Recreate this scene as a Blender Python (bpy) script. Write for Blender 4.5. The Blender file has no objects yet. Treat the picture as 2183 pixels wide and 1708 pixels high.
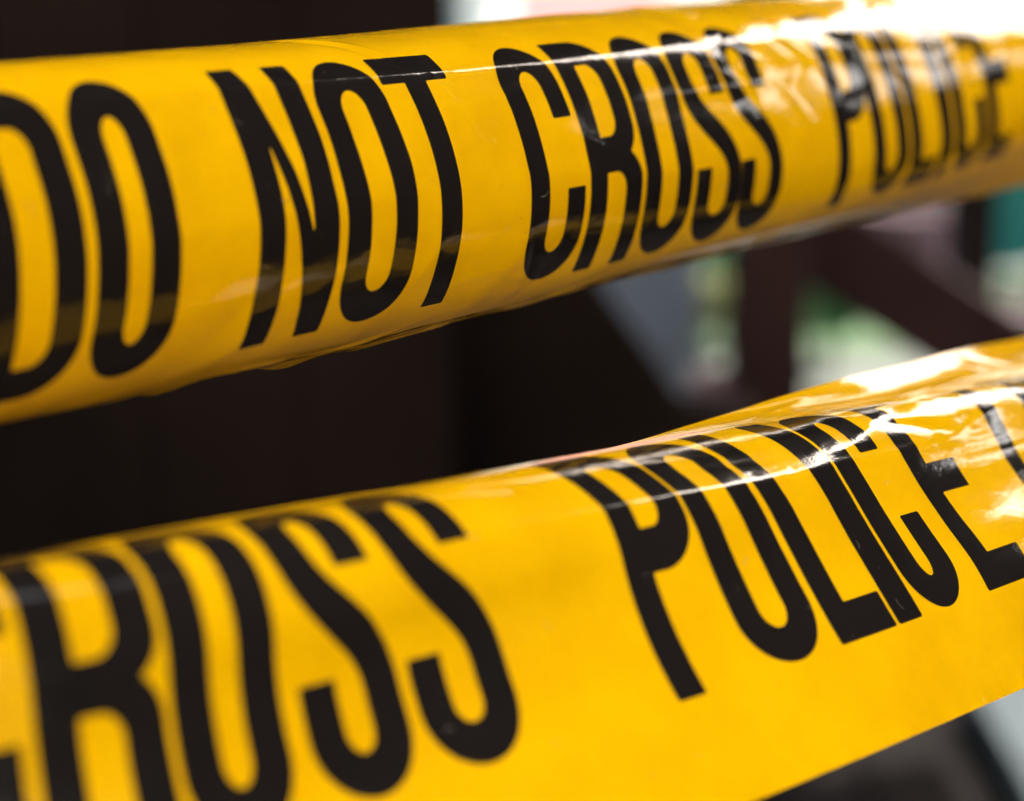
import bpy, bmesh, math, json
import numpy as np
from mathutils import Vector, Matrix
S = bpy.context.scene
C = S.collection
R = math.radians
rng = np.random.default_rng(7)

# ------------------------------------------------------------------ camera
PITCH = math.atan(1050/5000.0)          # the camera looks down by about 12 degrees
CAM_Z = 1.0                             # 1 m above the paving
cam = bpy.data.cameras.new('camera'); cam_o = bpy.data.objects.new('camera', cam); C.objects.link(cam_o)
cam_o.location = (0, 0, CAM_Z); cam_o.rotation_euler = (math.pi/2-PITCH, 0, 0)
cam.sensor_width = 36; cam.lens = 36*5000/2183.0
cam.clip_start = 0.01; cam.clip_end = 2000
cam.dof.use_dof = True; cam.dof.focus_distance = 0.384; cam.dof.aperture_fstop = 10.8; cam.dof.aperture_blades = 0
S.camera = cam_o

# ------------------------------------------------------------------ sky, sun, exposure
SUN_EL, SUN_AZ = R(42), R(32)           # azimuth clockwise from +Y: ahead to the right, above the porch roof
w = bpy.data.worlds.new('World'); S.world = w; w.use_nodes = True
nt = w.node_tree; nt.nodes.clear()
sky = nt.nodes.new('ShaderNodeTexSky'); sky.sky_type = 'NISHITA'; sky.sun_disc = False
sky.sun_elevation = SUN_EL; sky.sun_rotation = SUN_AZ; sky.air_density = 1.0; sky.dust_density = 5.0; sky.ozone_density = 1.0
bg = nt.nodes.new('ShaderNodeBackground'); bg.inputs[1].default_value = 0.15
wo = nt.nodes.new('ShaderNodeOutputWorld')
nt.links.new(sky.outputs[0], bg.inputs[0]); nt.links.new(bg.outputs[0], wo.inputs[0])
sun = bpy.data.lights.new('sun', 'SUN'); sun.energy = 4.5; sun.angle = R(0.6); sun.color = (1, .95, .88)
sun_o = bpy.data.objects.new('sun', sun); C.objects.link(sun_o)
sd = Vector((math.sin(SUN_AZ)*math.cos(SUN_EL), math.cos(SUN_AZ)*math.cos(SUN_EL), math.sin(SUN_EL)))
sun_o.rotation_euler = sd.to_track_quat('Z', 'Y').to_euler()
S.view_settings.view_transform = 'Standard'; S.view_settings.look = 'None'
S.view_settings.exposure = 1.8; S.view_settings.gamma = 1
S.view_settings.use_curve_mapping = False
S.render.engine = 'CYCLES'
S.cycles.max_bounces = 6

# ------------------------------------------------------------------ helpers
def tag(o, label=None, cat=None, group=None, kind=None):
    for k, v in (('label', label), ('category', cat), ('group', group), ('kind', kind)):
        if v: o[k] = v
    return o
def empty(name, loc, rz=0):
    o = bpy.data.objects.new(name, None); C.objects.link(o); o.location = loc; o.rotation_euler = (0, 0, rz)
    o.empty_display_size = .05
    return o
def link(name, me, mat, parent=None):
    o = bpy.data.objects.new(name, me); C.objects.link(o)
    if mat and not me.materials: me.materials.append(mat)
    if parent: o.parent = parent
    return o
def bm_obj(name, bm, mat, parent=None, smooth=False):
    me = bpy.data.meshes.new(name); bm.to_mesh(me); bm.free()
    if smooth:
        for p in me.polygons: p.use_smooth = True
    return link(name, me, mat, parent)
def box(bm, c, s, rot=None, bev=0.0):
    r = bmesh.ops.create_cube(bm, size=1)
    M = Matrix.Translation(c) @ (rot or Matrix.Identity(4)) @ Matrix.Diagonal((*s, 1))
    bmesh.ops.transform(bm, matrix=M, verts=r['verts'])
    if bev:
        es = list({e for v in r['verts'] for e in v.link_edges})
        bmesh.ops.bevel(bm, geom=es, offset=bev, segments=2, affect='EDGES', profile=.5)
def beam(bm, a, b, wd, th, bev=0.004):
    a, b = Vector(a), Vector(b); d = b-a
    box(bm, (a+b)/2, (wd, th, d.length), d.to_track_quat('Z', 'Y').to_matrix().to_4x4(), bev)

def mat(name, col, rough=.6, var=.25, scale=8, bump=0.0, bscale=60, spec=.5, col2=None, metal=0):
    m = bpy.data.materials.new(name); m.use_nodes = True; n = m.node_tree; b = n.nodes['Principled BSDF']
    tc = n.nodes.new('ShaderNodeTexCoord')
    no = n.nodes.new('ShaderNodeTexNoise'); no.inputs['Scale'].default_value = scale; no.inputs['Detail'].default_value = 6
    n.links.new(tc.outputs['Object'], no.inputs['Vector'])
    cr = n.nodes.new('ShaderNodeValToRGB'); cr.color_ramp.elements[0].position = .3; cr.color_ramp.elements[1].position = .7
    c2 = col2 or tuple(min(1, c*(1+var)) for c in col)
    cr.color_ramp.elements[0].color = (*[c*(1-var) for c in col], 1); cr.color_ramp.elements[1].color = (*c2, 1)
    n.links.new(no.outputs[0], cr.inputs[0]); n.links.new(cr.outputs[0], b.inputs['Base Color'])
    b.inputs['Roughness'].default_value = rough; b.inputs['Specular IOR Level'].default_value = spec
    b.inputs['Metallic'].default_value = metal
    if bump:
        n2 = n.nodes.new('ShaderNodeTexNoise'); n2.inputs['Scale'].default_value = bscale; n2.inputs['Detail'].default_value = 5
        n.links.new(tc.outputs['Object'], n2.inputs['Vector'])
        bp = n.nodes.new('ShaderNodeBump'); bp.inputs['Strength'].default_value = bump; bp.inputs['Distance'].default_value = .01
        n.links.new(n2.outputs[0], bp.inputs['Height']); n.links.new(bp.outputs[0], b.inputs['Normal'])
    return m

def film(name, col, col2, rough, fleck):
    """glossy printed polythene film; coordinates are metres along / across the tape (UV)"""
    m = bpy.data.materials.new(name); m.use_nodes = True; n = m.node_tree; b = n.nodes['Principled BSDF']
    uv = n.nodes.new('ShaderNodeUVMap'); uv.uv_map = 'tape'
    def noise(scale, det, sx=1, sy=1):
        mp = n.nodes.new('ShaderNodeMapping'); mp.inputs['Scale'].default_value = (sx, sy, 1)
        n.links.new(uv.outputs[0], mp.inputs[0])
        t = n.nodes.new('ShaderNodeTexNoise'); t.inputs['Scale'].default_value = scale; t.inputs['Detail'].default_value = det
        n.links.new(mp.outputs[0], t.inputs['Vector']); return t
    t = noise(.055, 5)                      # cloudy thickness of the ink, about 2 cm
    cr = n.nodes.new('ShaderNodeValToRGB'); cr.color_ramp.elements[0].position = .35; cr.color_ramp.elements[1].position = .65
    cr.color_ramp.elements[0].color = (*col, 1); cr.color_ramp.elements[1].color = (*col2, 1)
    n.links.new(t.outputs[0], cr.inputs[0]); n.links.new(cr.outputs[0], b.inputs['Base Color'])
    b.inputs['IOR'].default_value = 1.42
    s = noise(.5, 4, .25, 1.6)             # faint streaks along the film
    mr = n.nodes.new('ShaderNodeMapRange'); mr.inputs['To Min'].default_value = rough*.6; mr.inputs['To Max'].default_value = rough*1.5
    n.links.new(s.outputs[0], mr.inputs[0]); n.links.new(mr.outputs[0], b.inputs['Roughness'])
    h = noise(.35, 3, .6, 1.4)
    bp = n.nodes.new('ShaderNodeBump'); bp.inputs['Strength'].default_value = .5; bp.inputs['Distance'].default_value = .00012
    n.links.new(h.outputs[0], bp.inputs['Height']); n.links.new(bp.outputs[0], b.inputs['Normal'])
    # fine crinkle on top of the soft unevenness
    h2 = noise(1.6, 4); b2 = n.nodes.new('ShaderNodeBump'); b2.inputs['Strength'].default_value = .35; b2.inputs['Distance'].default_value = .00003
    n.links.new(h2.outputs[0], b2.inputs['Height']); n.links.new(bp.outputs[0], b2.inputs['Normal']); n.links.new(b2.outputs[0], b.inputs['Normal'])
    # tiny scuffs and pinholes
    vo = n.nodes.new('ShaderNodeTexVoronoi'); vo.inputs['Scale'].default_value = .16; mp = n.nodes.new('ShaderNodeMapping')
    n.links.new(uv.outputs[0], mp.inputs[0]); n.links.new(mp.outputs[0], vo.inputs['Vector'])
    lt = n.nodes.new('ShaderNodeMath'); lt.operation = 'LESS_THAN'; lt.inputs[1].default_value = .022; n.links.new(vo.outputs['Distance'], lt.inputs[0])
    mx_ = n.nodes.new('ShaderNodeMix'); mx_.data_type = 'RGBA'; n.links.new(lt.outputs[0], mx_.inputs['Factor'])
    n.links.new(cr.outputs[0], mx_.inputs[6]); mx_.inputs[7].default_value = (*fleck, 1); n.links.new(mx_.outputs[2], b.inputs['Base Color'])
    return m
M_YEL = film('yellow_film', (.75, .39, .0006), (.83, .445, .0008), .085, (.42, .18, .01))
M_INK = film('black_ink', (.0105, .0085, .0078), (.0125, .0100, .0092), .085, (.16, .11, .05))

# ------------------------------------------------------------------ the tapes
FIT = json.loads('''{"lay": [17.5142, 14.3506, 6.5106, 1.4057, 14.3827, 17.5718, 23.0863], "st": 5.8251, "top": {"off": 11.3408, "D": [[0.0, 0.0], [0.4562, -1.6397], [0.0, 0.0], [-0.5934, 0.6809], [0.7266, 0.2594], [0.0381, 0.4387], [0.0, 0.0], [-0.9978, 0.0], [-0.5853, 0.5872], [-0.0041, 0.3003], [0.0467, 0.0467], [-0.4429, -0.4429], [0.0, 0.0], [1.8324, 0.0], [0.0, 0.0], [0.0, 0.0], [0.0, 0.0], [0.0, 0.0], [-0.0352, -0.0352], [0.0, 0.0], [0.0, 0.0], [0.0, 0.0], [0.0, 0.0], [0.0, 0.0]], "vt": 0.196, "vb": 0.7726, "p": [-73.5583, 14.397, 287.8767, 4.6494, -0.3836, -3.4186, -3.7078, 4.277, 1.1946, 1.8915, 1.1108, 0.123, 0.074, -0.2955, -0.5021, -0.8467, -1.4732, -1.8197, 1.4034, 1.0775, 0.4238, 0.1583, -0.0898, -0.4707, -0.7421, -1.3587, -1.6761, 1.3526, 0.9668, 0.5007, 0.1077, 0.0066, -0.3478, -0.7265, -1.4118, -1.504, 1.4099, 1.0804, 0.5341, 0.2556, 0.0402, -0.1175, -0.7654, -1.1781, -1.347, 1.5883, 1.4487, 1.1586, 0.6807, 0.1132, -0.4102, -0.6922, -0.6231, -0.6993], "L": 420.0}, "bot": {"off": -115.7665, "D": [[0.0, 0.0], [0.0, 0.0], [0.0, 0.0], [0.0, 0.0], [0.0, 0.0], [0.0, 0.0], [0.0, 0.0], [0.0, 0.0], [0.5551, 0.0], [0.2151, -1.6239], [-0.2805, -2.2523], [-1.1738, -1.7093], [0.0, 0.0], [0.6594, 0.0], [0.0765, 0.0], [0.4201, 0.742], [0.4918, 0.253], [0.1984, -2.5756], [1.6784, 1.8558], [0.0, 0.0], [-3.0043, 0.0], [0.0, 0.0], [0.0, 0.0], [0.0, 0.0]], "vt": 0.2056, "vb": 0.7823, "p": [-72.7396, -35.7605, 240.5247, 5.2344, 0.2473, 11.9789, 0.4744, -1.1009, -0.9332, 1.3855, 1.7841, 1.4948, -0.0254, -0.025, -0.1281, 0.0065, 0.5072, 1.0679, 1.3252, 1.7189, 1.3283, 0.4912, -0.184, 0.1273, 0.3304, 0.8367, 1.1847, 1.4705, 1.6955, 1.158, 0.7248, 0.3699, 0.3902, 0.4563, 0.4554, 0.5582, 0.6228, 1.2928, 1.7136, 0.241, 0.4911, 0.6597, 0.3551, 0.2336, 0.2475, 0.9375, 1.22, 1.0909, 0.6024, 0.3978, 0.4219, 0.3866, 0.3091, 0.2481], "L": 330.0}}''')
F, CX, CY, W = 5000.0, 1091.5, 854.0, 76.0
NS, NK = 5, 9
VG = np.linspace(0, 1, 121)
cp, sp_ = math.cos(PITCH), math.sin(PITCH)

class Tape:
    def __init__(s, key):
        d = FIT[key]; p = np.array(d['p']); s.L = d['L']; s.d = d; s.key = key
        s.P0 = p[:3]; vp = p[3:5]; s.bend = p[5:9]; s.phi = p[9:].reshape(NS, NK).copy()
        if key == 'bot': s.phi[:, 7] = np.minimum(s.phi[:, 7], .48); s.phi[:, 8] = np.minimum(s.phi[:, 8], .40)
        a = np.array([(vp[0]*1000-CX)/F, -(vp[1]*1000-CY)/F, 1.]); a /= np.linalg.norm(a)
        up = np.array([0, cp, sp_]); e2 = up-a*np.dot(up, a); e2 /= np.linalg.norm(e2); e1 = np.cross(a, e2)
        if e1[2] > 0: e1 = -e1
        s.a, s.e1, s.e2 = a, e1, e2
    def base(s, u, v):
        q = u/s.L; st = q*(NS-1); k = np.clip(np.floor(st).astype(int), 0, NS-2); t = np.clip(st-k, -.3, 1.3)[:, None]
        f = s.phi; pe = np.concatenate([2*f[:1]-f[1:2], f, 2*f[-1:]-f[-2:-1]])
        a0, a1, a2, a3 = pe[k], pe[k+1], pe[k+2], pe[k+3]; tc = np.clip(t, 0, 1)
        ph = .5*(2*a1+(a2-a0)*tc+(2*a0-5*a1+4*a2-a3)*tc**2+(3*a1-a0-3*a2+a3)*tc**3)
        ph = ph+np.where(t < 0, t*.5*(a2-a0), 0)+np.where(t > 1, (t-1)*.5*(a3-a1), 0)
        idx = np.clip((VG*(NK-1)).astype(int), 0, NK-2); tt = VG*(NK-1)-idx
        PH = ph[:, idx]*(1-tt)+ph[:, idx+1]*tt
        dl = W/(len(VG)-1); m = (PH[:, 1:]+PH[:, :-1])/2
        z = np.zeros((len(u), 1))
        c1 = np.concatenate([z, np.cumsum(np.sin(m)*dl, 1)], 1); c2 = np.concatenate([z, np.cumsum(-np.cos(m)*dl, 1)], 1)
        mid = (len(VG)-1)//2; c1 = c1-c1[:, mid:mid+1]; c2 = c2-c2[:, mid:mid+1]
        vi = np.clip(v, 0, 1)*(len(VG)-1); j = np.clip(vi.astype(int), 0, len(VG)-2); w_ = vi-j; r = np.arange(len(u))
        # smooth across v (Catmull-Rom) so that reflections run clean
        def cr(c):
            n = len(VG)-1; p0 = c[r, np.maximum(j-1, 0)]; p1 = c[r, j]; p2 = c[r, j+1]; p3 = c[r, np.minimum(j+2, n)]
            return .5*(2*p1+(p2-p0)*w_+(2*p0-5*p1+4*p2-p3)*w_**2+(3*p1-p0-3*p2+p3)*w_**3)
        C1, C2 = cr(c1), cr(c2)
        qb = np.clip(q, -.3, 1.3); b = s.bend
        C1 = C1+b[0]*qb*(1-qb)*4+b[2]*qb*(1-qb)*(1-2*qb)*8
        C2 = C2+b[1]*qb*(1-qb)*4+b[3]*qb*(1-qb)*(1-2*qb)*8
        return s.P0+u[:, None]*s.a+C1[:, None]*s.e1+C2[:, None]*s.e2
    # wrinkles: height in mm along the outward normal, as a function of mm along / across
    def disp(s, u, v):
        y = v*W; h = np.zeros_like(u)
        for (kx, ky, ph, am) in s.waves: h += am*np.sin(kx*u+ky*y+ph)*s.wmask(u, v)
        for (x0, y0, x1, y1, wd, am, kind) in s.creases:
            dx, dy = x1-x0, y1-y0; L = math.hypot(dx, dy); tx, ty = dx/L, dy/L
            al = (u-x0)*tx+(y-y0)*ty; ac = -(u-x0)*ty+(y-y0)*tx
            e = np.clip(al/L, 0, 1); fall = np.exp(-((al-e*L)/(.25*L+1))**2)*np.clip(.25+3*e*(1-e), 0, 1)
            if kind == 'tent': pr = np.exp(-(np.sqrt(ac*ac+.06)-.245)/wd)
            elif kind == 'step': pr = .5*np.tanh(ac/wd)*np.exp(-(ac/(wd*6))**2)
            else: pr = np.exp(-(ac/wd)**2)
            h += am*pr*fall
        if s.key == 'top':      # the lower edge is nicked and ruffled
            for c0, wd, am in ((62, 6, 1.1), (78, 7, -.8), (90, 9, 1.3), (112, 10, 1.0), (128, 5, -.7), (150, 12, .5), (46, 6, .8), (205, 18, .5)):
                h += am*np.exp(-((u-c0)/wd)**2)*np.clip((v-.925)/.075, 0, 1)**1.5
        if s.key == 'bot': h += (.14)*np.clip((v-.93)/.07, 0, 1)**2*(np.sin(u*.31+.6)+.6*np.sin(u*.83+2))
        return h
def to_world(X):       # camera-frame millimetres (x right, y up, z ahead) -> metres in the world
    return np.stack([X[:, 0], X[:, 2]*cp+X[:, 1]*sp_, X[:, 1]*cp-X[:, 2]*sp_], 1)*.001+np.array([0, 0, CAM_Z])
def to_world_n(X): return np.stack([X[:, 0], X[:, 2]*cp+X[:, 1]*sp_, X[:, 1]*cp-X[:, 2]*sp_], 1)

def mk_mesh(name, P, faces, Nrm, uvs):
    me = bpy.data.meshes.new(name)
    me.from_pydata(P.tolist(), [], faces)
    me.update()
    for p in me.polygons: p.use_smooth = True
    ul = me.uv_layers.new(name='tape')
    li = np.empty(len(me.loops), dtype=np.int32); me.loops.foreach_get('vertex_index', li)
    ul.data.foreach_set('uv', uvs[li].astype(np.float32).ravel())
    if Nrm is not None: me.normals_split_custom_set_from_vertices(Nrm.tolist())
    return me

top, bot = Tape('top'), Tape('bot')
def waves(rg, n, lo, hi, am, ydom=1.0):
    out = []
    for _ in range(n):
        lam = rg.uniform(lo, hi); an = rg.uniform(-.9, .9)
        k = 2*math.pi/lam; out.append((k*math.sin(an), k*math.cos(an)*ydom, rg.uniform(0, 6.28), am*lam/hi*rg.uniform(.5, 1)))
    return out
sm = lambda x, a, b: np.clip((x-a)/(b-a), 0, 1)**2*(3-2*np.clip((x-a)/(b-a), 0, 1))
top.waves = waves(np.random.default_rng(3), 9, 9, 34, .085)
bot.waves = waves(np.random.default_rng(5), 9, 10, 38, .075)
top.wmask = lambda u, v: .22+.9*sm(u, 150, 240)*(1-sm(v, .42, .6))+.9*sm(v, .84, .95)
bot.wmask = lambda u, v: .10+1.0*sm(u, 130, 200)*(1-sm(v, .40, .46))
mmc = lambda L: [(a, b*W, c, d*W, e, f, g) for a, b, c, d, e, f, g in L]
top.creases = mmc([
 (20, .235, 190, .262, 3.6, .55, 'tent'), (150, .245, 320, .27, 4.0, .45, 'tent'),
 (92, .02, 104, .175, .9, -0.203, 'g'), (96, .03, 107, .16, .7, 0.158, 'g'), (50, .10, 70, .13, 2, -0.113, 'g'),
 (136, .66, 139, .80, .8, -0.180, 'g'), (133, .74, 142, .77, .8, 0.158, 'g'), (50, .80, 66, .62, 2.2, -0.144, 'g'), (56, .83, 72, .64, 1.8, 0.126, 'g'),
 (64, .82, 84, .66, 1.6, -0.090, 'g'), (140, .39, 160, .47, 3.0, .2, 'tent'), (122, .50, 150, .54, 3.0, .12, 'tent'), (113, .38, 121, .27, 1.2, 0.063, 'g'),
 (52, .40, 62, .48, 1.6, -0.072, 'g'), (40, .52, 54, .50, 2.0, 0.063, 'g'), (110, .22, 150, .30, 5.0, -0.090, 'g'),
 (20, .505, 130, .50, 3.5, .22, 'tent'), (130, .50, 230, .61, 3.0, .28, 'tent'), (100, .745, 140, .70, 2.0, .12, 'tent'),
 (60, .88, 84, .93, 1.0, 0.225, 'g'), (72, .85, 96, .89, .9, -0.180, 'g'), (88, .90, 112, .86, .8, 0.180, 'g'), (104, .93, 126, .88, 1.1, -0.225, 'g'),
 (118, .86, 150, .87, 1.2, 0.158, 'g'), (40, .90, 62, .86, 1.2, 0.180, 'g'), (84, .97, 104, .92, .8, 0.225, 'g'),
 (185, .375, 232, .372, 1.6, .3, 'tent'), (205, .30, 225, .35, 1.2, -0.113, 'g'), (214, .24, 236, .36, 1.4, 0.126, 'g'), (232, .20, 250, .36, 1.3, -0.113, 'g'),
 (225, .28, 250, .24, 1.2, 0.099, 'g'), (248, .30, 262, .42, 1.3, 0.135, 'g'), (255, .25, 285, .33, 1.6, -0.135, 'g'), (290, .36, 340, .34, 2.4, 0.158, 'g'),
 (262, .44, 290, .40, 1.5, 0.090, 'g'), (150, .08, 200, .10, 1.6, 0.113, 'g')])
bot.creases = mmc([
 (90, .395, 176, .406, 3.6, .66, 'tent'), (165, .405, 330, .455, 6.0, .60, 'tent'), (190, .20, 262, .17, 5, .5, 'tent'), (104, .27, 116, .31, 1.4, -.2, 'g'),
 (140, .30, 172, .335, 1.0, .10, 'g'), (150, .345, 176, .36, .8, -.10, 'g'), (182, .375, 210, .385, 1.2, .12, 'g'),
 (205, .33, 232, .40, 1.4, -.3, 'g'), (214, .27, 240, .33, 1.6, .3, 'g'), (222, .42, 246, .37, 1.1, .2, 'g'), (236, .20, 262, .28, 1.8, -.3, 'g'),
 (138, .86, 150, .90, 2.5, .10, 'g'), (190, .90, 204, .93, 1.8, -.08, 'g'), (225, .46, 262, .45, 1.0, .16, 'g')])

rg_ = np.random.default_rng(21)
def scatter(T, n, u0, u1, v0, v1, amp, wd, ln, tilt=(-.9, .9)):
    for _ in range(n):
        u, v = rg_.uniform(u0, u1), rg_.uniform(v0, v1)*W; an = rg_.uniform(*tilt); L = rg_.uniform(*ln); a_ = rg_.uniform(.4, 1)*amp*rg_.choice([-1, 1])
        T.creases.append((u-L/2*math.cos(an), v-L/2*math.sin(an), u+L/2*math.cos(an), v+L/2*math.sin(an), rg_.uniform(*wd), a_, rg_.choice(['g', 'tent'])))
scatter(top, 34, 215, 430, .10, .46, .22, (.9, 2.2), (10, 26), (-.5, 1.2))
scatter(top, 34, 0, 225, .03, .9, .075, (.5, 1.5), (6, 24), (-.6, 1.3))
scatter(top, 22, 0, 260, .25, .9, .22, (2.5, 5.0), (18, 44), (-1.1, -.2))
scatter(top, 40, 20, 240, .84, .98, .42, (.5, 1.2), (8, 22), (-.35, .1))
scatter(bot, 30, 180, 310, .05, .44, .26, (.9, 2.4), (12, 30), (-.4, .6))
scatter(bot, 26, 0, 300, .3, .95, .055, (.8, 2.4), (8, 26), (-1, 1))
scatter(bot, 14, 0, 300, .45, .98, .20, (3.5, 7.0), (20, 50), (-1.1, .2))
TAPE_END = {}
def make_grid(T, uu, vv):
    U, V = np.meshgrid(uu, vv, indexing='ij'); nu, nv = U.shape
    B = np.empty((nu, nv, 3))
    for i in range(0, nu, 100): B[i:i+100] = T.base(U[i:i+100].ravel(), V[i:i+100].ravel()).reshape(-1, nv, 3)
    def nrm(G):
        n = np.cross(np.gradient(G, vv, axis=1), np.gradient(G, uu, axis=0)); n /= np.linalg.norm(n, axis=2)[..., None]
        if (n[:, nv//2]@T.e1).mean() < 0: n = -n
        return n
    P = B+nrm(B)*T.disp(U.ravel(), V.ravel()).reshape(nu, nv)[..., None]
    return U, V, P, nrm(P)
def build_tape(T, label):
    vv = np.linspace(0, 1, 169)
    T.u0, T.du = -140., .5
    fine = np.arange(-140, T.L+70, .5)
    uu = np.concatenate([np.arange(-1500, -140, 40), fine, np.arange(T.L+70, 2301, 40)])
    U, V, P, N = make_grid(T, uu, vv); nu, nv = U.shape
    i0 = np.searchsorted(uu, -140); T.G = P[i0:i0+len(fine)]; T.GN = N[i0:i0+len(fine)]; T.vv = vv
    verts, nrms, uvs, faces = [], [], [], []
    def sheet(P_, N_, U_, V_, flip):
        o = sum(len(x) for x in verts); a, b = U_.shape
        i = (np.arange(a-1)[:, None]*b+np.arange(b-1)[None]).ravel()+o
        f = np.stack([i, i+1, i+b+1, i+b], 1)
        verts.append(P_.reshape(-1, 3)); nrms.append(N_.reshape(-1, 3)); uvs.append(np.stack([U_.ravel(), V_.ravel()*W], 1))
        # the camera frame is left-handed, so a positive test here means inward in the world
        A = P_.reshape(-1, 3); q = f[len(f)//2]-o; fn = np.cross(A[q[1]]-A[q[0]], A[q[2]]-A[q[0]])
        if fn@N_.reshape(-1, 3)[q[0]] > 0: f = f[:, ::-1]
        faces.extend(f.tolist())
    sheet(P, N, U, V, 0)
    bi, bj = np.unique(np.r_[np.arange(0, nu, 3), nu-1]), np.r_[np.arange(0, nv, 3)]
    ix = np.ix_(bi, bj); th = .12
    sheet(P[ix]-N[ix]*th, -N[ix], U[ix], V[ix], 1)
    for j, sgn in ((0, -1), (nv-1, 1)):      # rims
        Pr = np.stack([P[:, j], P[:, j]-N[:, j]*th], 1); dvv = (P[:, j]-P[:, j-sgn]); dvv /= np.linalg.norm(dvv, axis=1)[:, None]
        sheet(Pr, np.stack([dvv, dvv], 1), np.stack([U[:, j]]*2, 1), np.stack([V[:, j]]*2, 1), 0)
    Pw = to_world(np.concatenate(verts)); Nw = to_world_n(np.concatenate(nrms))
    me = mk_mesh('police_tape', Pw, faces, Nw, np.concatenate(uvs)+(0 if T is top else 900))
    o_ = link('police_tape', me, M_YEL)
    tag(o_, label, 'tape', 'printed yellow barrier tapes')
    TAPE_END[T.key] = Pw[(nu-1)*nv+nv//2]
    return o_
def sample(T, u, v, lift):
    G, GN = T.G, T.GN; nu, nv, _ = G.shape
    a = (u-T.u0)/T.du; b = v*(nv-1); i = np.clip(np.floor(a).astype(int), 1, nu-3); j = np.clip(np.floor(b).astype(int), 1, nv-3)
    s, t = a-i, b-j
    cw = lambda x: np.stack([.5*(-x+2*x*x-x**3), .5*(2-5*x*x+3*x**3), .5*(x+4*x*x-3*x**3), .5*(-x*x+x**3)], 1)
    ws, wt = cw(s), cw(t); P = np.zeros((len(u), 3)); N = np.zeros((len(u), 3))
    for k in range(4):
        for l in range(4):
            w_ = (ws[:, k]*wt[:, l])[:, None]; P += w_*G[i+k-1, j+l-1]; N += w_*GN[i+k-1, j+l-1]
    N /= np.linalg.norm(N, axis=1)[:, None]
    return P+N*lift, N

# ---- letters: signed distance functions in mm, x along the tape, y down, box w by H
H = 76*(FIT['top']['vb']-FIT['top']['vt']); ST = FIT['st']; HS = 5.7
def rbox(x, y, x0, y0, x1, y1, r):      # r = (tl, tr, br, bl) as (rx, ry) ellipse corners; returns <0 inside
    d = np.maximum(np.maximum(x0-x, x-x1), np.maximum(y0-y, y-y1))
    for (cx, cy, sx, sy), rr in zip(((x0, y0, 1, 1), (x1, y0, -1, 1), (x1, y1, -1, -1), (x0, y1, 1, -1)), r):
        if not rr: continue
        rx, ry = rr; ax, ay = (cx+sx*rx-x)*sx, (cy+sy*ry-y)*sy
        m = (ax > 0) & (ay > 0)
        g = np.sqrt((ax/rx)**2+(ay/ry)**2); dd = (g-1)*min(rx, ry)
        d = np.where(m, np.maximum(d, dd), d)
    return d
def poly(x, y, pts):
    pts = np.array(pts, float); d = np.full_like(x, 1e9); ins = np.zeros(x.shape, bool); n = len(pts)
    for i in range(n):
        a, b = pts[i], pts[(i+1) % n]; e = b-a; t = np.clip(((x-a[0])*e[0]+(y-a[1])*e[1])/(e@e), 0, 1)
        d = np.minimum(d, np.hypot(x-a[0]-t*e[0], y-a[1]-t*e[1]))
        c = ((a[1] > y) != (b[1] > y)); xi = a[0]+(y-a[1])*e[0]/(e[1] if e[1] else 1e-9); ins ^= c & (x < xi)
    return np.where(ins, -d, d)
def pline(x, y, pts, r):
    d = np.full_like(x, 1e9)
    for a, b in zip(pts[:-1], pts[1:]):
        e = b-a; L = e@e
        if L < 1e-9: continue
        t = np.clip(((x-a[0])*e[0]+(y-a[1])*e[1])/L, 0, 1); d = np.minimum(d, np.hypot(x-a[0]-t*e[0], y-a[1]-t*e[1]))
    return d-r
mx, mn = np.maximum, np.minimum
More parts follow.
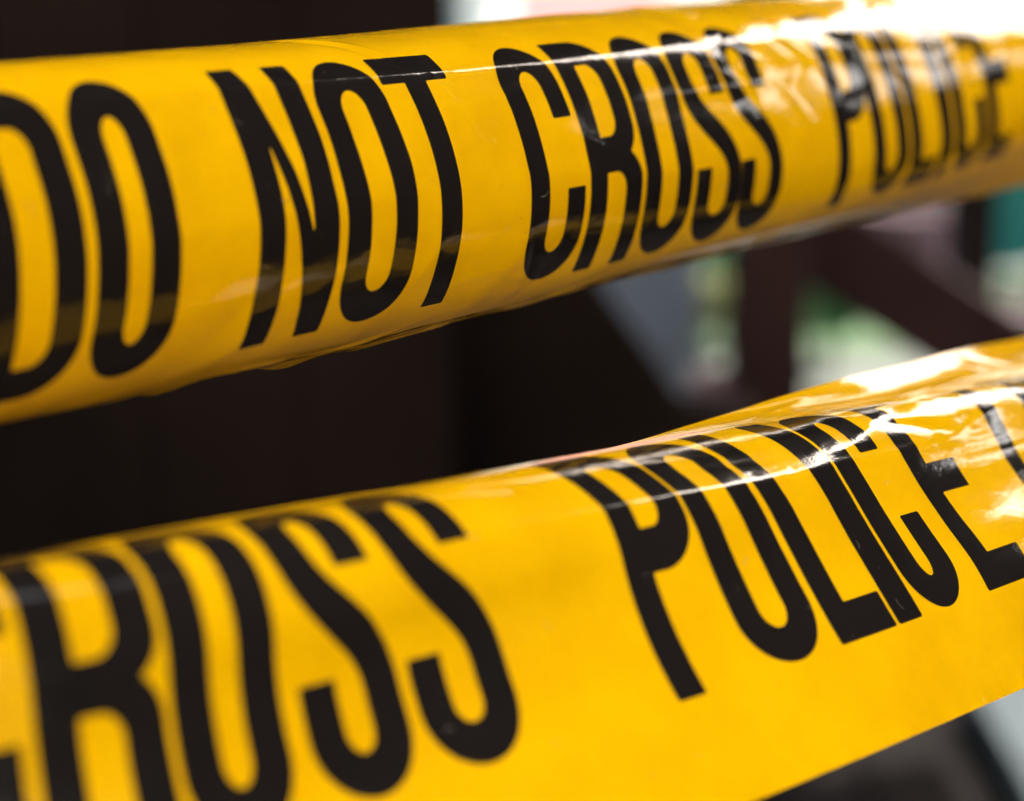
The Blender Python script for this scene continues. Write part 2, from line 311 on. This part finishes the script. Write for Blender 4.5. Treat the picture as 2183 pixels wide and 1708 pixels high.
def glyph(c, x, y, w):
    s = ST; RO = (w/2, 8.6); ri = (w/2-s, 3.4)
    ring = lambda y0, y1: mx(rbox(x, y, 0, y0, w, y1, [RO]*4), -rbox(x, y, s, y0+HS, w-s, y1-HS, [ri]*4))
    if c == 'O': return ring(0, H)
    if c == 'D': return mx(rbox(x, y, 0, 0, w, H, [None, RO, RO, None]), -rbox(x, y, s, HS, w-s, H-HS, [None, ri, ri, None]))
    if c == 'C':
        cut = rbox(x, y, w/2, .335*H, w+9, .615*H, [None]*4); return mx(ring(0, H), -cut)
    if c == 'I': return rbox(x, y, 0, 0, w, H, [None]*4)
    if c == 'L': return mn(rbox(x, y, 0, 0, s, H, [None]*4), rbox(x, y, 0, H-HS-.6, w, H, [None]*4))
    if c == 'T': return mn(rbox(x, y, 0, 0, w, 5.4, [None]*4), rbox(x, y, w/2-s/2, 0, w/2+s/2, H, [None]*4))
    if c == 'E':
        d = rbox(x, y, 0, 0, s, H, [None]*4)
        for a, b, k in ((0, HS, 1), (.44*H, .44*H+HS, .97), (H-HS-.6, H, 1)): d = mn(d, rbox(x, y, 0, a, w*k, b, [None]*4))
        return d
    if c == 'N': return poly(x, y, [(0, 0), (s, 0), (w-s, .62*H), (w-s, 0), (w, 0), (w, H), (w-s, H), (s, .27*H), (s, H), (0, H)])
    if c == 'P':
        yb = .575*H
        o = rbox(x, y, 0, 0, w, yb, [None, RO, RO, None]); i = rbox(x, y, s, HS, w-s, yb-HS-.9, [None, ri, ri, None])
        return mn(rbox(x, y, 0, 0, s, H, [None]*4), mx(o, -i))
    if c == 'R':
        ya, yb = .545*H, .475*H
        o = rbox(x, y, 0, 0, w, ya, [None, RO, (w*.42, 6.5), None]); i = rbox(x, y, s, HS, w-s, .44*H, [None, ri, ri, None])
        lo = rbox(x, y, 0, yb, w, H+20, [None, (w*.42, 7), None, None]); li = rbox(x, y, s, .585*H, w-s, H+40, [None, ri, None, None])
        d = mn(rbox(x, y, 0, 0, s, H, [None]*4), mn(mx(o, -i), mx(mx(lo, -li), -i)))
        return mx(d, y-H)
    if c == 'S':
        r = (w-s)/2; ax = s/2; bx = w-s/2; th = np.linspace(0, math.pi, 24); ry = 8.6-HS/2
        bt = bx-.3; rt = (bt-ax)/2; bx = bx+1.3; al = ax+.5; rl = (bx-al)/2
        p = [np.array([bt, .33*H]), np.array([bt, 8.6])]
        p += [np.array([ax+rt+rt*math.cos(t), 8.6-ry*math.sin(t)]) for t in th]
        A, B = np.array([ax, .24*H]), np.array([bx, .71*H]); A1, B1 = np.array([ax, .47*H]), np.array([bx, .48*H])
        for t in np.linspace(0, 1, 26): p.append(A*(1-t)**3+3*A1*t*(1-t)**2+3*B1*t*t*(1-t)+B*t**3)
        p += [np.array([al+rl+rl*math.cos(t), H-8.6+ry*math.sin(t)]) for t in th]
        p += [np.array([al, .645*H])]
        d = pline(x, y, p, s/2)
        c1 = rbox(x, y, w/2+.5, .33*H, w+9, .33*H+s, [None]*4); c2 = rbox(x, y, -9, .645*H-s, w/2-.5, .645*H, [None]*4)
        # butt ends: the cuts stay clear of the diagonal
        body = pline(x, y, p[26:52], s/2)
        return mn(mx(d, -mn(c1, c2)), body)
def glyph_mesh(c, w, step=.32):
    nx, ny = max(8, round(w/step)), round(H/step)
    ex = 6*w/nx if c == 'S' else 0
    xs, ys = np.linspace(-2*w/nx, w+2*w/nx+ex, nx+5+(6 if c == 'S' else 0)), np.linspace(-2*H/ny, H+2*H/ny, ny+5)
    X, Y = np.meshgrid(xs, ys, indexing='ij'); D = glyph(c, X, Y, w)
    D = np.where(np.abs(D) < 1e-4, 1e-4, D); ins = D < 0
    vid = {}; pts = []; faces = []
    def V(key, x, y):
        if key not in vid: vid[key] = len(pts); pts.append((x, y))
        return vid[key]
    cnt = ins[:-1, :-1].astype(int)+ins[1:, :-1]+ins[1:, 1:]+ins[:-1, 1:]
    for i, j in zip(*np.nonzero(cnt)):
        cs = [(i, j), (i+1, j), (i+1, j+1), (i, j+1)]; f = []
        for a, b in zip(cs, cs[1:]+cs[:1]):
            if ins[a]: f.append(V(a, xs[a[0]], ys[a[1]]))
            if ins[a] != ins[b]:
                t = D[a]/(D[a]-D[b]); lo, hi = min(a, b), max(a, b)
                f.append(V((lo, hi), xs[a[0]]+t*(xs[b[0]]-xs[a[0]]), ys[a[1]]+t*(ys[b[1]]-ys[a[1]])))
        if len(f) > 2: faces.append(f)
    return np.array(pts), faces
TXT = "DO NOT CROSS POLICE LINE"
def starts():
    w, wE, wI, g, sp, wT, sp2 = FIT['lay']; out = []; x = 0
    for i, c in enumerate(TXT):
        if c == ' ': out.append((x, 0)); x += sp2 if i in (12, 19) else sp; continue
        W_ = {'L': wE, 'E': wE, 'I': wI, 'T': wT}.get(c, w); out.append((x, W_)); x += W_+g
    return out
def build_letters(T, parent):
    d = T.d; st = starts()
    for i, c in enumerate(TXT):
        if c == ' ': continue
        x, w = st[i]; x += d['D'][i][0]+d['off']; w += d['D'][i][1]
        if x > T.L+62 or x+w < -60: continue
        pts, faces = glyph_mesh(c, w)
        u = x+pts[:, 0]; v = d['vt']+pts[:, 1]/76
        P, N = sample(T, u, v, .035)
        f0 = faces[len(faces)//2]; fn = np.cross(P[f0[1]]-P[f0[0]], P[f0[2]]-P[f0[0]])
        if fn@N[f0[0]] > 0: faces = [f[::-1] for f in faces]
        uvs = np.stack([u, v*W], 1)+(0 if T is top else 900)
        me = mk_mesh('letter', to_world(P), faces, to_world_n(N), uvs)
        o = link('letter', me, M_INK, parent); o['label'] = 'black printed capital letter '+c
t_top = build_tape(top, 'upper yellow tape reading DO NOT CROSS POLICE, curled, sharp at the word NOT')
t_bot = build_tape(bot, 'lower and nearer yellow tape reading CROSS POLICE, creased, with a flat straight bottom edge')
build_letters(top, t_top); build_letters(bot, t_bot)

# ------------------------------------------------------------------ the place behind
def ray(px, py, dist):      # a point seen at display pixel (px, py) of 2183 x 1708, at a distance ahead in metres (used to set real positions)
    x, y, z = (px-CX)/F, -(py-CY)/F, 1.0; d = Vector((x, z*cp+y*sp_, y*cp-z*sp_)); return Vector((0, 0, CAM_Z))+d*(dist/d.y)

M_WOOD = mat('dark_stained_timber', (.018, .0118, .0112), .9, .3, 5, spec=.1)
M_WOODR = mat('red_brown_timber', (.032, .0155, .0155), .9, .3, 5, spec=.1)
M_FLOOR = mat('dark_matt_floor', (.0085, .0068, .0066), 1.0, .3, 5, spec=.05)
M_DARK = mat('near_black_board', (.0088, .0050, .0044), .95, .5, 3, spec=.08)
M_PAVE = mat('pale_paving', (.066, .082, .061), .85, .2, 1.5, .2, 40)
M_GRASS = mat('lawn_green', (.055, .105, .042), .9, .45, 3, spec=.2)
M_LEAF = mat('leaf_green', (.07, .17, .05), .7, .4, 20)
M_TEAL = mat('teal_paint', (.006, .24, .185), .5, .2, 4)
M_SLATE = mat('slate_blue_board', (.24, .28, .33), .7, .3, 5)
M_PINK = mat('pink_render', (.78, .28, .27), .85, .08, 3)
M_WHITE = mat('white_paint', (.80, .80, .78), .6, .05, 3)
M_MAUVE = mat('mauve_clay', (.30, .19, .20), .8, .25, 9)

bm = bmesh.new(); bmesh.ops.create_grid(bm, x_segments=40, y_segments=40, size=300)
tag(bm_obj('ground', bm, M_PAVE), kind='structure')

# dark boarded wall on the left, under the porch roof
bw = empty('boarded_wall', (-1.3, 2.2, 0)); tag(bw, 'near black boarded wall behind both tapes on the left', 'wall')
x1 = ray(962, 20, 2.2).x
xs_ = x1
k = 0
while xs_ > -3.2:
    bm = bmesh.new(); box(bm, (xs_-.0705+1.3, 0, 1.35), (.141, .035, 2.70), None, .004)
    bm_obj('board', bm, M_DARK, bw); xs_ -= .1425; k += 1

# unseen wall added on the right to keep sky out of the tape reflections
bw = empty('boarded_wall', (1.80, 0, 0)); tag(bw, 'near black boarded wall added out of view on the right to keep sky off the tapes', 'wall')
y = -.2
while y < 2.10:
    for z0, z1 in (((0, 1.31), (1.64, 2.70)) if 1.57 < y < 1.86 else ((0, 2.70),)):      # gap added so that a patch of sky reflects in the tapes
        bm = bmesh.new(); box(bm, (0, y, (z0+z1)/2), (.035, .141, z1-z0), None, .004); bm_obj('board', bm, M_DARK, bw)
    y += .1425
ys_ = [-.2+.1425*k for k in range(20) if 1.57 < -.2+.1425*k < 1.86]; WY = sum(ys_)/len(ys_)
for c_, s_ in (((0, WY, 1.32), (.06, .30, .03)), ((0, WY, 1.63), (.06, .30, .03)), ((0, WY-.135, 1.475), (.06, .03, .28)), ((0, WY+.135, 1.475), (.06, .03, .28))):
    bm = bmesh.new(); box(bm, c_, s_, None, .003); bm_obj('sky_gap_frame', bm, M_WOOD, bw)
# porch floor of dark planks
pf = empty('porch_floor', (0, 0, 0)); pf['kind'] = 'structure'
x = -3.3
while x < 6.0:
    bm = bmesh.new(); box(bm, (x, 1.42, .02), (.138, 6.36, .04), None, .003); bm_obj('plank', bm, M_FLOOR, pf); x += .145

# porch roof: a long roof running ahead and a little to the left; its right-hand eave lets the sky in
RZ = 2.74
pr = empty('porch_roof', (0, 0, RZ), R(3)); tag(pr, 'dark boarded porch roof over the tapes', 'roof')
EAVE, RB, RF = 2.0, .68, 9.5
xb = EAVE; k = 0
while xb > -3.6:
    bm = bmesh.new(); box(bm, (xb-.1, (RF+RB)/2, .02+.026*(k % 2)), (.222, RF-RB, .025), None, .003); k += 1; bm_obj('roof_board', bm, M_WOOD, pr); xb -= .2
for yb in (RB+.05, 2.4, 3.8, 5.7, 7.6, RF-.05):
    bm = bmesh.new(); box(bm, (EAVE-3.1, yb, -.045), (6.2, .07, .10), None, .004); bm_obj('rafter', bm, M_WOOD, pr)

def trestle():
    t = empty('timber_frame', (.3, 3.0, 0)); tag(t, 'dark red brown timber frame with upright posts and diagonal braces', 'timber frame')
    o = Vector((.3, 3.0, 0))
    D1 = 2.6
    a, b = ray(1643, 300, D1), ray(1643, 1000, D1); b = Vector((a.x, D1, 0)); a = Vector((a.x, D1, RZ-.16))
    bm = bmesh.new(); beam(bm, b-o, a-o, .082, .09); bm_obj('post', bm, M_WOODR, t)
    D2 = 3.0
    a = ray(2072, 500, D2); bm = bmesh.new(); beam(bm, Vector((a.x, D2, 0))-o, Vector((a.x, D2, RZ-.16))-o, .05, .09); bm_obj('post', bm, M_WOOD, t)
    D3 = 2.8
    a, b = ray(1600, 415, D3), ray(2320, 880, D3); bm = bmesh.new(); beam(bm, a-o, b-o, .11, .105); bm_obj('brace', bm, M_WOODR, t)
    return t
trestle()

# low dark bench whose end slopes, left of the post
bn = empty('dark_bench', (0, 2.3, 0)); tag(bn, 'black wooden bench end sloping down beside the red brown post', 'bench')
pts = [ray(1180, 480, 2.3), ray(1290, 620, 2.3), ray(1400, 770, 2.3), ray(1455, 850, 2.3), ray(1600, 880, 2.3), ray(1640, 1000, 2.3)]
def slab(name, pts2, y0, y1, m, parent, org):
    bm = bmesh.new(); f = [bm.verts.new((p[0]-org[0], y0-org[1], p[1]-org[2])) for p in pts2]; g = [bm.verts.new((p[0]-org[0], y1-org[1], p[1]-org[2])) for p in pts2]
    bm.faces.new(f); bm.faces.new(g[::-1]); n = len(f)
    for i in range(n): bm.faces.new((f[i], g[i], g[(i+1) % n], f[(i+1) % n]))
    bmesh.ops.recalc_face_normals(bm, faces=bm.faces); return bm_obj(name, bm, m, parent)
xl = x1-.05
slab('bench_end', [(xl, pts[0].z)]+[(p.x, p.z) for p in pts]+[(pts[-1].x, 0), (xl, 0)], 2.27, 2.33, M_DARK, bn, (0, 2.3, 0))
sd_ = ray(1400, 860, 2.42); slab('bench_seat', [(sd_.x, sd_.z), (sd_.x+.1, sd_.z), (sd_.x+.1, sd_.z-.03), (sd_.x, sd_.z-.03)], 2.36, 2.48, M_WOODR, bn, (0, 2.3, 0))

# pale blue grey slab lying on the dark floor, lower right
def gray(px, py, z=0.0):
    r = ray(px, py, 1.0)-Vector((0, 0, CAM_Z)); return Vector((0, 0, CAM_Z))+r*((z-CAM_Z)/r.z)
pl = [gray(2060, 1440, .09), gray(2190, 1665, .09), gray(2330, 1960, .09), gray(2560, 1960, .09), gray(2480, 1440, .09)]
bm = bmesh.new(); f = [bm.verts.new((p.x, p.y, .09)) for p in pl]; g = [bm.verts.new((p.x, p.y, .041)) for p in pl]
bm.faces.new(f); bm.faces.new(g[::-1])
for i in range(5): bm.faces.new((f[i], g[i], g[(i+1) % 5], f[(i+1) % 5]))
bmesh.ops.recalc_face_normals(bm, faces=bm.faces)
tag(bm_obj('stone_slab', bm, mat('pale_blue_stone', (.024, .043, .052), .9, .2, 6, .3, 30)), 'pale blue grey slab lying on the dark floor below the lower tape, bottom right', 'slab')

# lawn, shrubs and things seen as colour beyond the porch
def ell(name, px, py, D, rx, ry, m, label, cat, rz=None, seed=0):
    c = ray(px, py, D); rz = rz or rx
    bm = bmesh.new(); bmesh.ops.create_icosphere(bm, subdivisions=3, radius=1)
    rg = np.random.default_rng(seed)
    for v in bm.verts:
        n_ = 1+.12*math.sin(7*v.co.x+seed)+.1*math.sin(9*v.co.z+2*seed); v.co = Vector((v.co.x*rx*n_, v.co.y*rz*n_, v.co.z*ry*n_))
    o = bm_obj(name, bm, m, None, True); o.location = c; tag(o, label, cat); return o
bm = bmesh.new(); bmesh.ops.create_grid(bm, x_segments=30, y_segments=14, size=.5)
for v in bm.verts: v.co = Vector((1.6+v.co.x*7+.12*math.sin(9*v.co.y), 5.85+v.co.y*.95+.12*math.sin(5*v.co.x), .006))
tag(bm_obj('lawn', bm, M_GRASS), kind='structure')

# teal board fence behind the lawn, boards one by one
tf = empty('teal_fence', (1.4, 6.45, 0)); tag(tf, 'teal painted board fence behind the lawn', 'fence')
x = .45
while x < 3.4:
    bm = bmesh.new(); box(bm, (x+.07-1.4, 0, .28), (.136, .022, .50+.02*math.sin(x*30)), None, .003); bm_obj('board', bm, M_TEAL, tf); x += .14
for z in (.14, .42):
    bm = bmesh.new(); box(bm, (.53, .025, z), (3.0, .03, .06), None, .003); bm_obj('rail', bm, M_TEAL, tf)

# slate-blue sandwich board left of the post
sb = empty('slate_board', (.33, 3.9, 0)); tag(sb, 'slate blue board standing between the bench and the post', 'board')
a, b = ray(1285, 470, 3.9), ray(1475, 830, 3.9)
bm = bmesh.new(); box(bm, ((a.x+b.x)/2-.33, 0, (a.z+b.z)/2), (b.x-a.x, .02, a.z-b.z), None, .003); bm_obj('panel', bm, M_SLATE, sb)
for s in (0, 1):
    x = (a.x, b.x)[s]; bm = bmesh.new(); box(bm, (x-.33, .016, a.z/2), (.02, .02, a.z), None, .002); bm_obj('leg', bm, M_SLATE, sb)

def pot(px, py, D, r, h, m, label):
    c = ray(px, py, D); t = empty('flower_pot', (c.x, D, c.z-h)); tag(t, label, 'pot')
    bm = bmesh.new(); n = 28; prof = [(0, 0), (.68, 0), (.95, .82), (1.06, .82), (1.06, 1), (.92, 1), (.88, .9), (0, .88)]
    rings = []
    for (a_, z_) in prof: rings.append([bm.verts.new((a_*r*math.cos(2*math.pi*k/n), a_*r*math.sin(2*math.pi*k/n), z_*h)) for k in range(n)] if a_ else [bm.verts.new((0, 0, z_*h))])
    for p_, q_ in zip(rings[:-1], rings[1:]):
        for k in range(n):
            f = [p_[k % len(p_)], p_[(k+1) % len(p_)], q_[(k+1) % len(q_)], q_[k % len(q_)]]
            f2 = list(dict.fromkeys(f))
            if len(f2) > 2: bm.faces.new(f2)
    bmesh.ops.recalc_face_normals(bm, faces=bm.faces); bm_obj('pot_body', bm, m, t, False)
    return t
# stand for pots: low wall they stand on
pot(1560, 800, 3.2, .055, .16, M_MAUVE, 'mauve clay pot at the foot of the red brown post')
pot(1950, 440, 4.6, .11, .20, M_MAUVE, 'mauve clay pot between the brace and the further post')
pot(2180, 650, 4.4, .07, .14, mat('grey_pink_clay', (.34, .27, .27), .8, .2, 9), 'pale grey pink pot right of the further post')

def leaves(bm, n, fr, size, rg, sh=(1, 1, 1)):
    for _ in range(n):
        while True:
            p = rg.uniform(-1, 1, 3)
            if (p@p) < 1: break
        c = Vector((p[0]*sh[0], p[1]*sh[1], p[2]*sh[2])); d = Vector(rg.normal(size=3)).normalized(); u = d.orthogonal().normalized(); v = d.cross(u)
        s = size*rg.uniform(.6, 1.3); u, v = u*s, v*s*.45
        bm.faces.new([bm.verts.new(c+fr+q) for q in (-u, v, u, -v)])
def shrub(px, py, D, r, m, label, n=700, size=.02, seed=1):
    c = ray(px, py, D); t = empty('shrub', (c.x, D, 0)); tag(t, label, 'shrub'); rg = np.random.default_rng(seed)
    bm = bmesh.new(); leaves(bm, n, Vector((0, 0, c.z)), size, rg, (r, r, min(r*1.1, c.z))); bm_obj('foliage', bm, m, t)
    bm = bmesh.new(); beam(bm, (0, 0, 0), (0, 0, c.z), .012, .012, .002); bm_obj('stem', bm, M_WOOD, t)
M_LIME = mat('lime_leaf', (.34, .36, .13), .6, .3, 20)
M_LEAF2 = mat('mid_green_leaf', (.10, .28, .09), .6, .3, 20)
shrub(1500, 640, 4.6, .055, M_LIME, 'small yellow green shrub left of the red brown post', 500, .014, 3)
shrub(1545, 600, 5.4, .07, M_LEAF2, 'mid green shrub just left of the post, behind the yellow one', 500, .016, 4)
shrub(1770, 640, 5.2, .08, M_LEAF2, 'green shrub right of the red brown post', 600, .018, 5)
shrub(2150, 660, 5.4, .06, M_LEAF2, 'green shrub right of the further post, in front of teal fence', 600, .018, 6)


# garden wall with a white pier, and unseen trees added behind to keep the sky out
p0 = ray(1068, 0, 8.0)
gw = empty('garden_wall', (p0.x, 8.0, 0), R(-15+90)); tag(gw, 'low pink rendered wall with a white pier beyond the porch', 'wall')
bm = bmesh.new(); box(bm, (-.30, .16, .80), (.60, .42, 1.60), None, .01); bm_obj('pier', bm, M_WHITE, gw)
bm = bmesh.new(); box(bm, (1.45, .13, .68), (2.9, .24, 1.36), None, .01); bm_obj('wall_panel', bm, M_PINK, gw)

def tree(x, y, h, r, label, seed, n=2600):  # added out of view; the crowns limit the sky mirrored in the film
    rg = np.random.default_rng(seed); t = empty('sky_block_tree', (x, y, 0)); tag(t, label, 'tree', 'added trees shaping the sky glare')
    bm = bmesh.new()
    for k in range(9):
        an = k*2.4; q = Vector((r*.45*math.cos(an), r*.45*math.sin(an), h*(.35+.07*k))); leaves(bm, n//9, q, .16, rg, (r*.62, r*.62, h*.2))
    bm_obj('crown', bm, M_LEAF, t)
    bm = bmesh.new(); beam(bm, (0, 0, 0), (0, 0, h*.7), .26, .26, .03)
    for k in range(5):
        an = k*2.4; beam(bm, (0, 0, h*(.3+.07*k)), (r*.5*math.cos(an), r*.5*math.sin(an), h*(.5+.08*k)), .09, .09, .02)
    bm_obj('trunk', bm, M_WOOD, t)
tree(.15, 13.2, 7.5, 1.7, 'tree added to block the sky, right behind the pink wall', 11, 5000)
tree(-1.8, 15.5, 8, 2.4, 'tree added to block the sky, behind the white pier', 12, 5000)
tree(5.0, 14.5, 4.9, 2.2, 'low tree added to block the sky beyond the teal fence, nearest the wall', 13)
tree(10.6, 12.6, 6.4, 2.4, 'wide low tree added to break up the sky glare, beyond the teal fence', 14)
tree(16.0, 17, 3.0, 2.4, 'low tree added out of view on the far right', 15)
tree(27, 11, 7.5, 4, 'tall tree added out of view on the far right', 16, 5000)

# unseen cream house added behind the camera to bounce sunlight onto the tapes
M_CREAM = mat('cream_render', (.80, .76, .66), .85, .05, 2, .15, 30)
M_GLASS = mat('dark_glass', (.02, .025, .03), .08, .1, 2)
hs = empty('bounce_facade', (-1.0, -1.0, 0)); tag(hs, 'cream house front added unseen behind the camera to bounce sun onto the tapes', 'house')
def hbox(name, x0, x1, z0, z1, y0, y1, m, par=hs):
    bm = bmesh.new(); box(bm, ((x0+x1)/2, (y0+y1)/2, (z0+z1)/2), (x1-x0, y1-y0, z1-z0), None, .004); return bm_obj(name, bm, m, par)
cols = [(-5.5, -4.2), (-4.2, -3.0), (-3.0, -.6), (-.6, .5), (.5, 1.2), (1.2, 2.2), (2.2, 2.7)]
for i, (a_, b_) in enumerate(cols):
    if i in (1, 3, 5):
        zs = ((0, .9), (2.1, 4.6)) if i != 3 else ((2.15, 4.6),)
        for z0, z1 in zs: hbox('wall', a_+.001, b_-.001, z0, z1, -.3, 0, M_CREAM)
        if i != 3:
            wf = hbox('window', a_+.02, b_-.02, .92, 2.08, -.2, -.12, M_WHITE)
            for q in (0, 1):
                mid = (a_+b_)/2; hbox('pane', (a_+.08, mid+.03)[q], (mid-.03, b_-.08)[q], .98, 2.02, -.118, -.10, M_GLASS, wf)
        else: hbox('door', a_+.02, b_-.02, 0.02, 2.13, -.2, -.12, M_TEAL)
    else: hbox('wall', a_, b_, 0, 4.6, -.3, 0, M_CREAM)
hbox('roof', -5.8, 2.9, 4.6, 4.75, -3.0, .12, M_WOOD)

# lint and dust caught on the film: fine curled fibres and specks
M_LINT = mat('lint', (.35, .30, .22), .7, .3, 400)
def dust(T, parent, n, fib, seed):
    rg = np.random.default_rng(seed); vs, fs = [], []
    for k in range(n):
        u, v = rg.uniform(-10, T.L-20), rg.uniform(.06, .94); isf = k < fib
        if isf:
            L = rg.uniform(1.2, 3.2); an = rg.uniform(0, 6.28); cv = rg.uniform(-1.3, 1.3); m = 10
            t = np.linspace(0, 1, m); th = an+cv*t*2; pu = u+np.cumsum(np.cos(th))*L/m; pv = v*W+np.cumsum(np.sin(th))*L/m; wd = rg.uniform(.018, .03)
            a0 = np.stack([pu-np.sin(th)*wd, (pv+np.cos(th)*wd)], 1); a1 = np.stack([pu+np.sin(th)*wd, (pv-np.cos(th)*wd)], 1)
            uvp = np.stack([a0, a1], 1).reshape(-1, 2); f = [(2*i, 2*i+1, 2*i+3, 2*i+2) for i in range(m-1)]
        else:
            r = rg.uniform(.04, .13)*rg.uniform(.5, 1); th = np.linspace(0, 2*math.pi, 7)[:-1]; rr_ = r*rg.uniform(.6, 1.3, 6)
            uvp = np.stack([u+rr_*np.cos(th), v*W+rr_*np.sin(th)], 1); f = [tuple(range(6))]
        P, N = sample(T, uvp[:, 0], np.clip(uvp[:, 1]/W, .01, .99), .07)
        o = sum(len(x) for x in vs); vs.append(to_world(P)); fs += [tuple(i+o for i in q) for q in f]
    me = bpy.data.meshes.new('dust'); me.from_pydata(np.concatenate(vs).tolist(), [], fs); o = link('dust', me, M_LINT, parent); o['kind'] = 'stuff'
dust(top, t_top, 150, 26, 4); dust(bot, t_bot, 130, 20, 9)
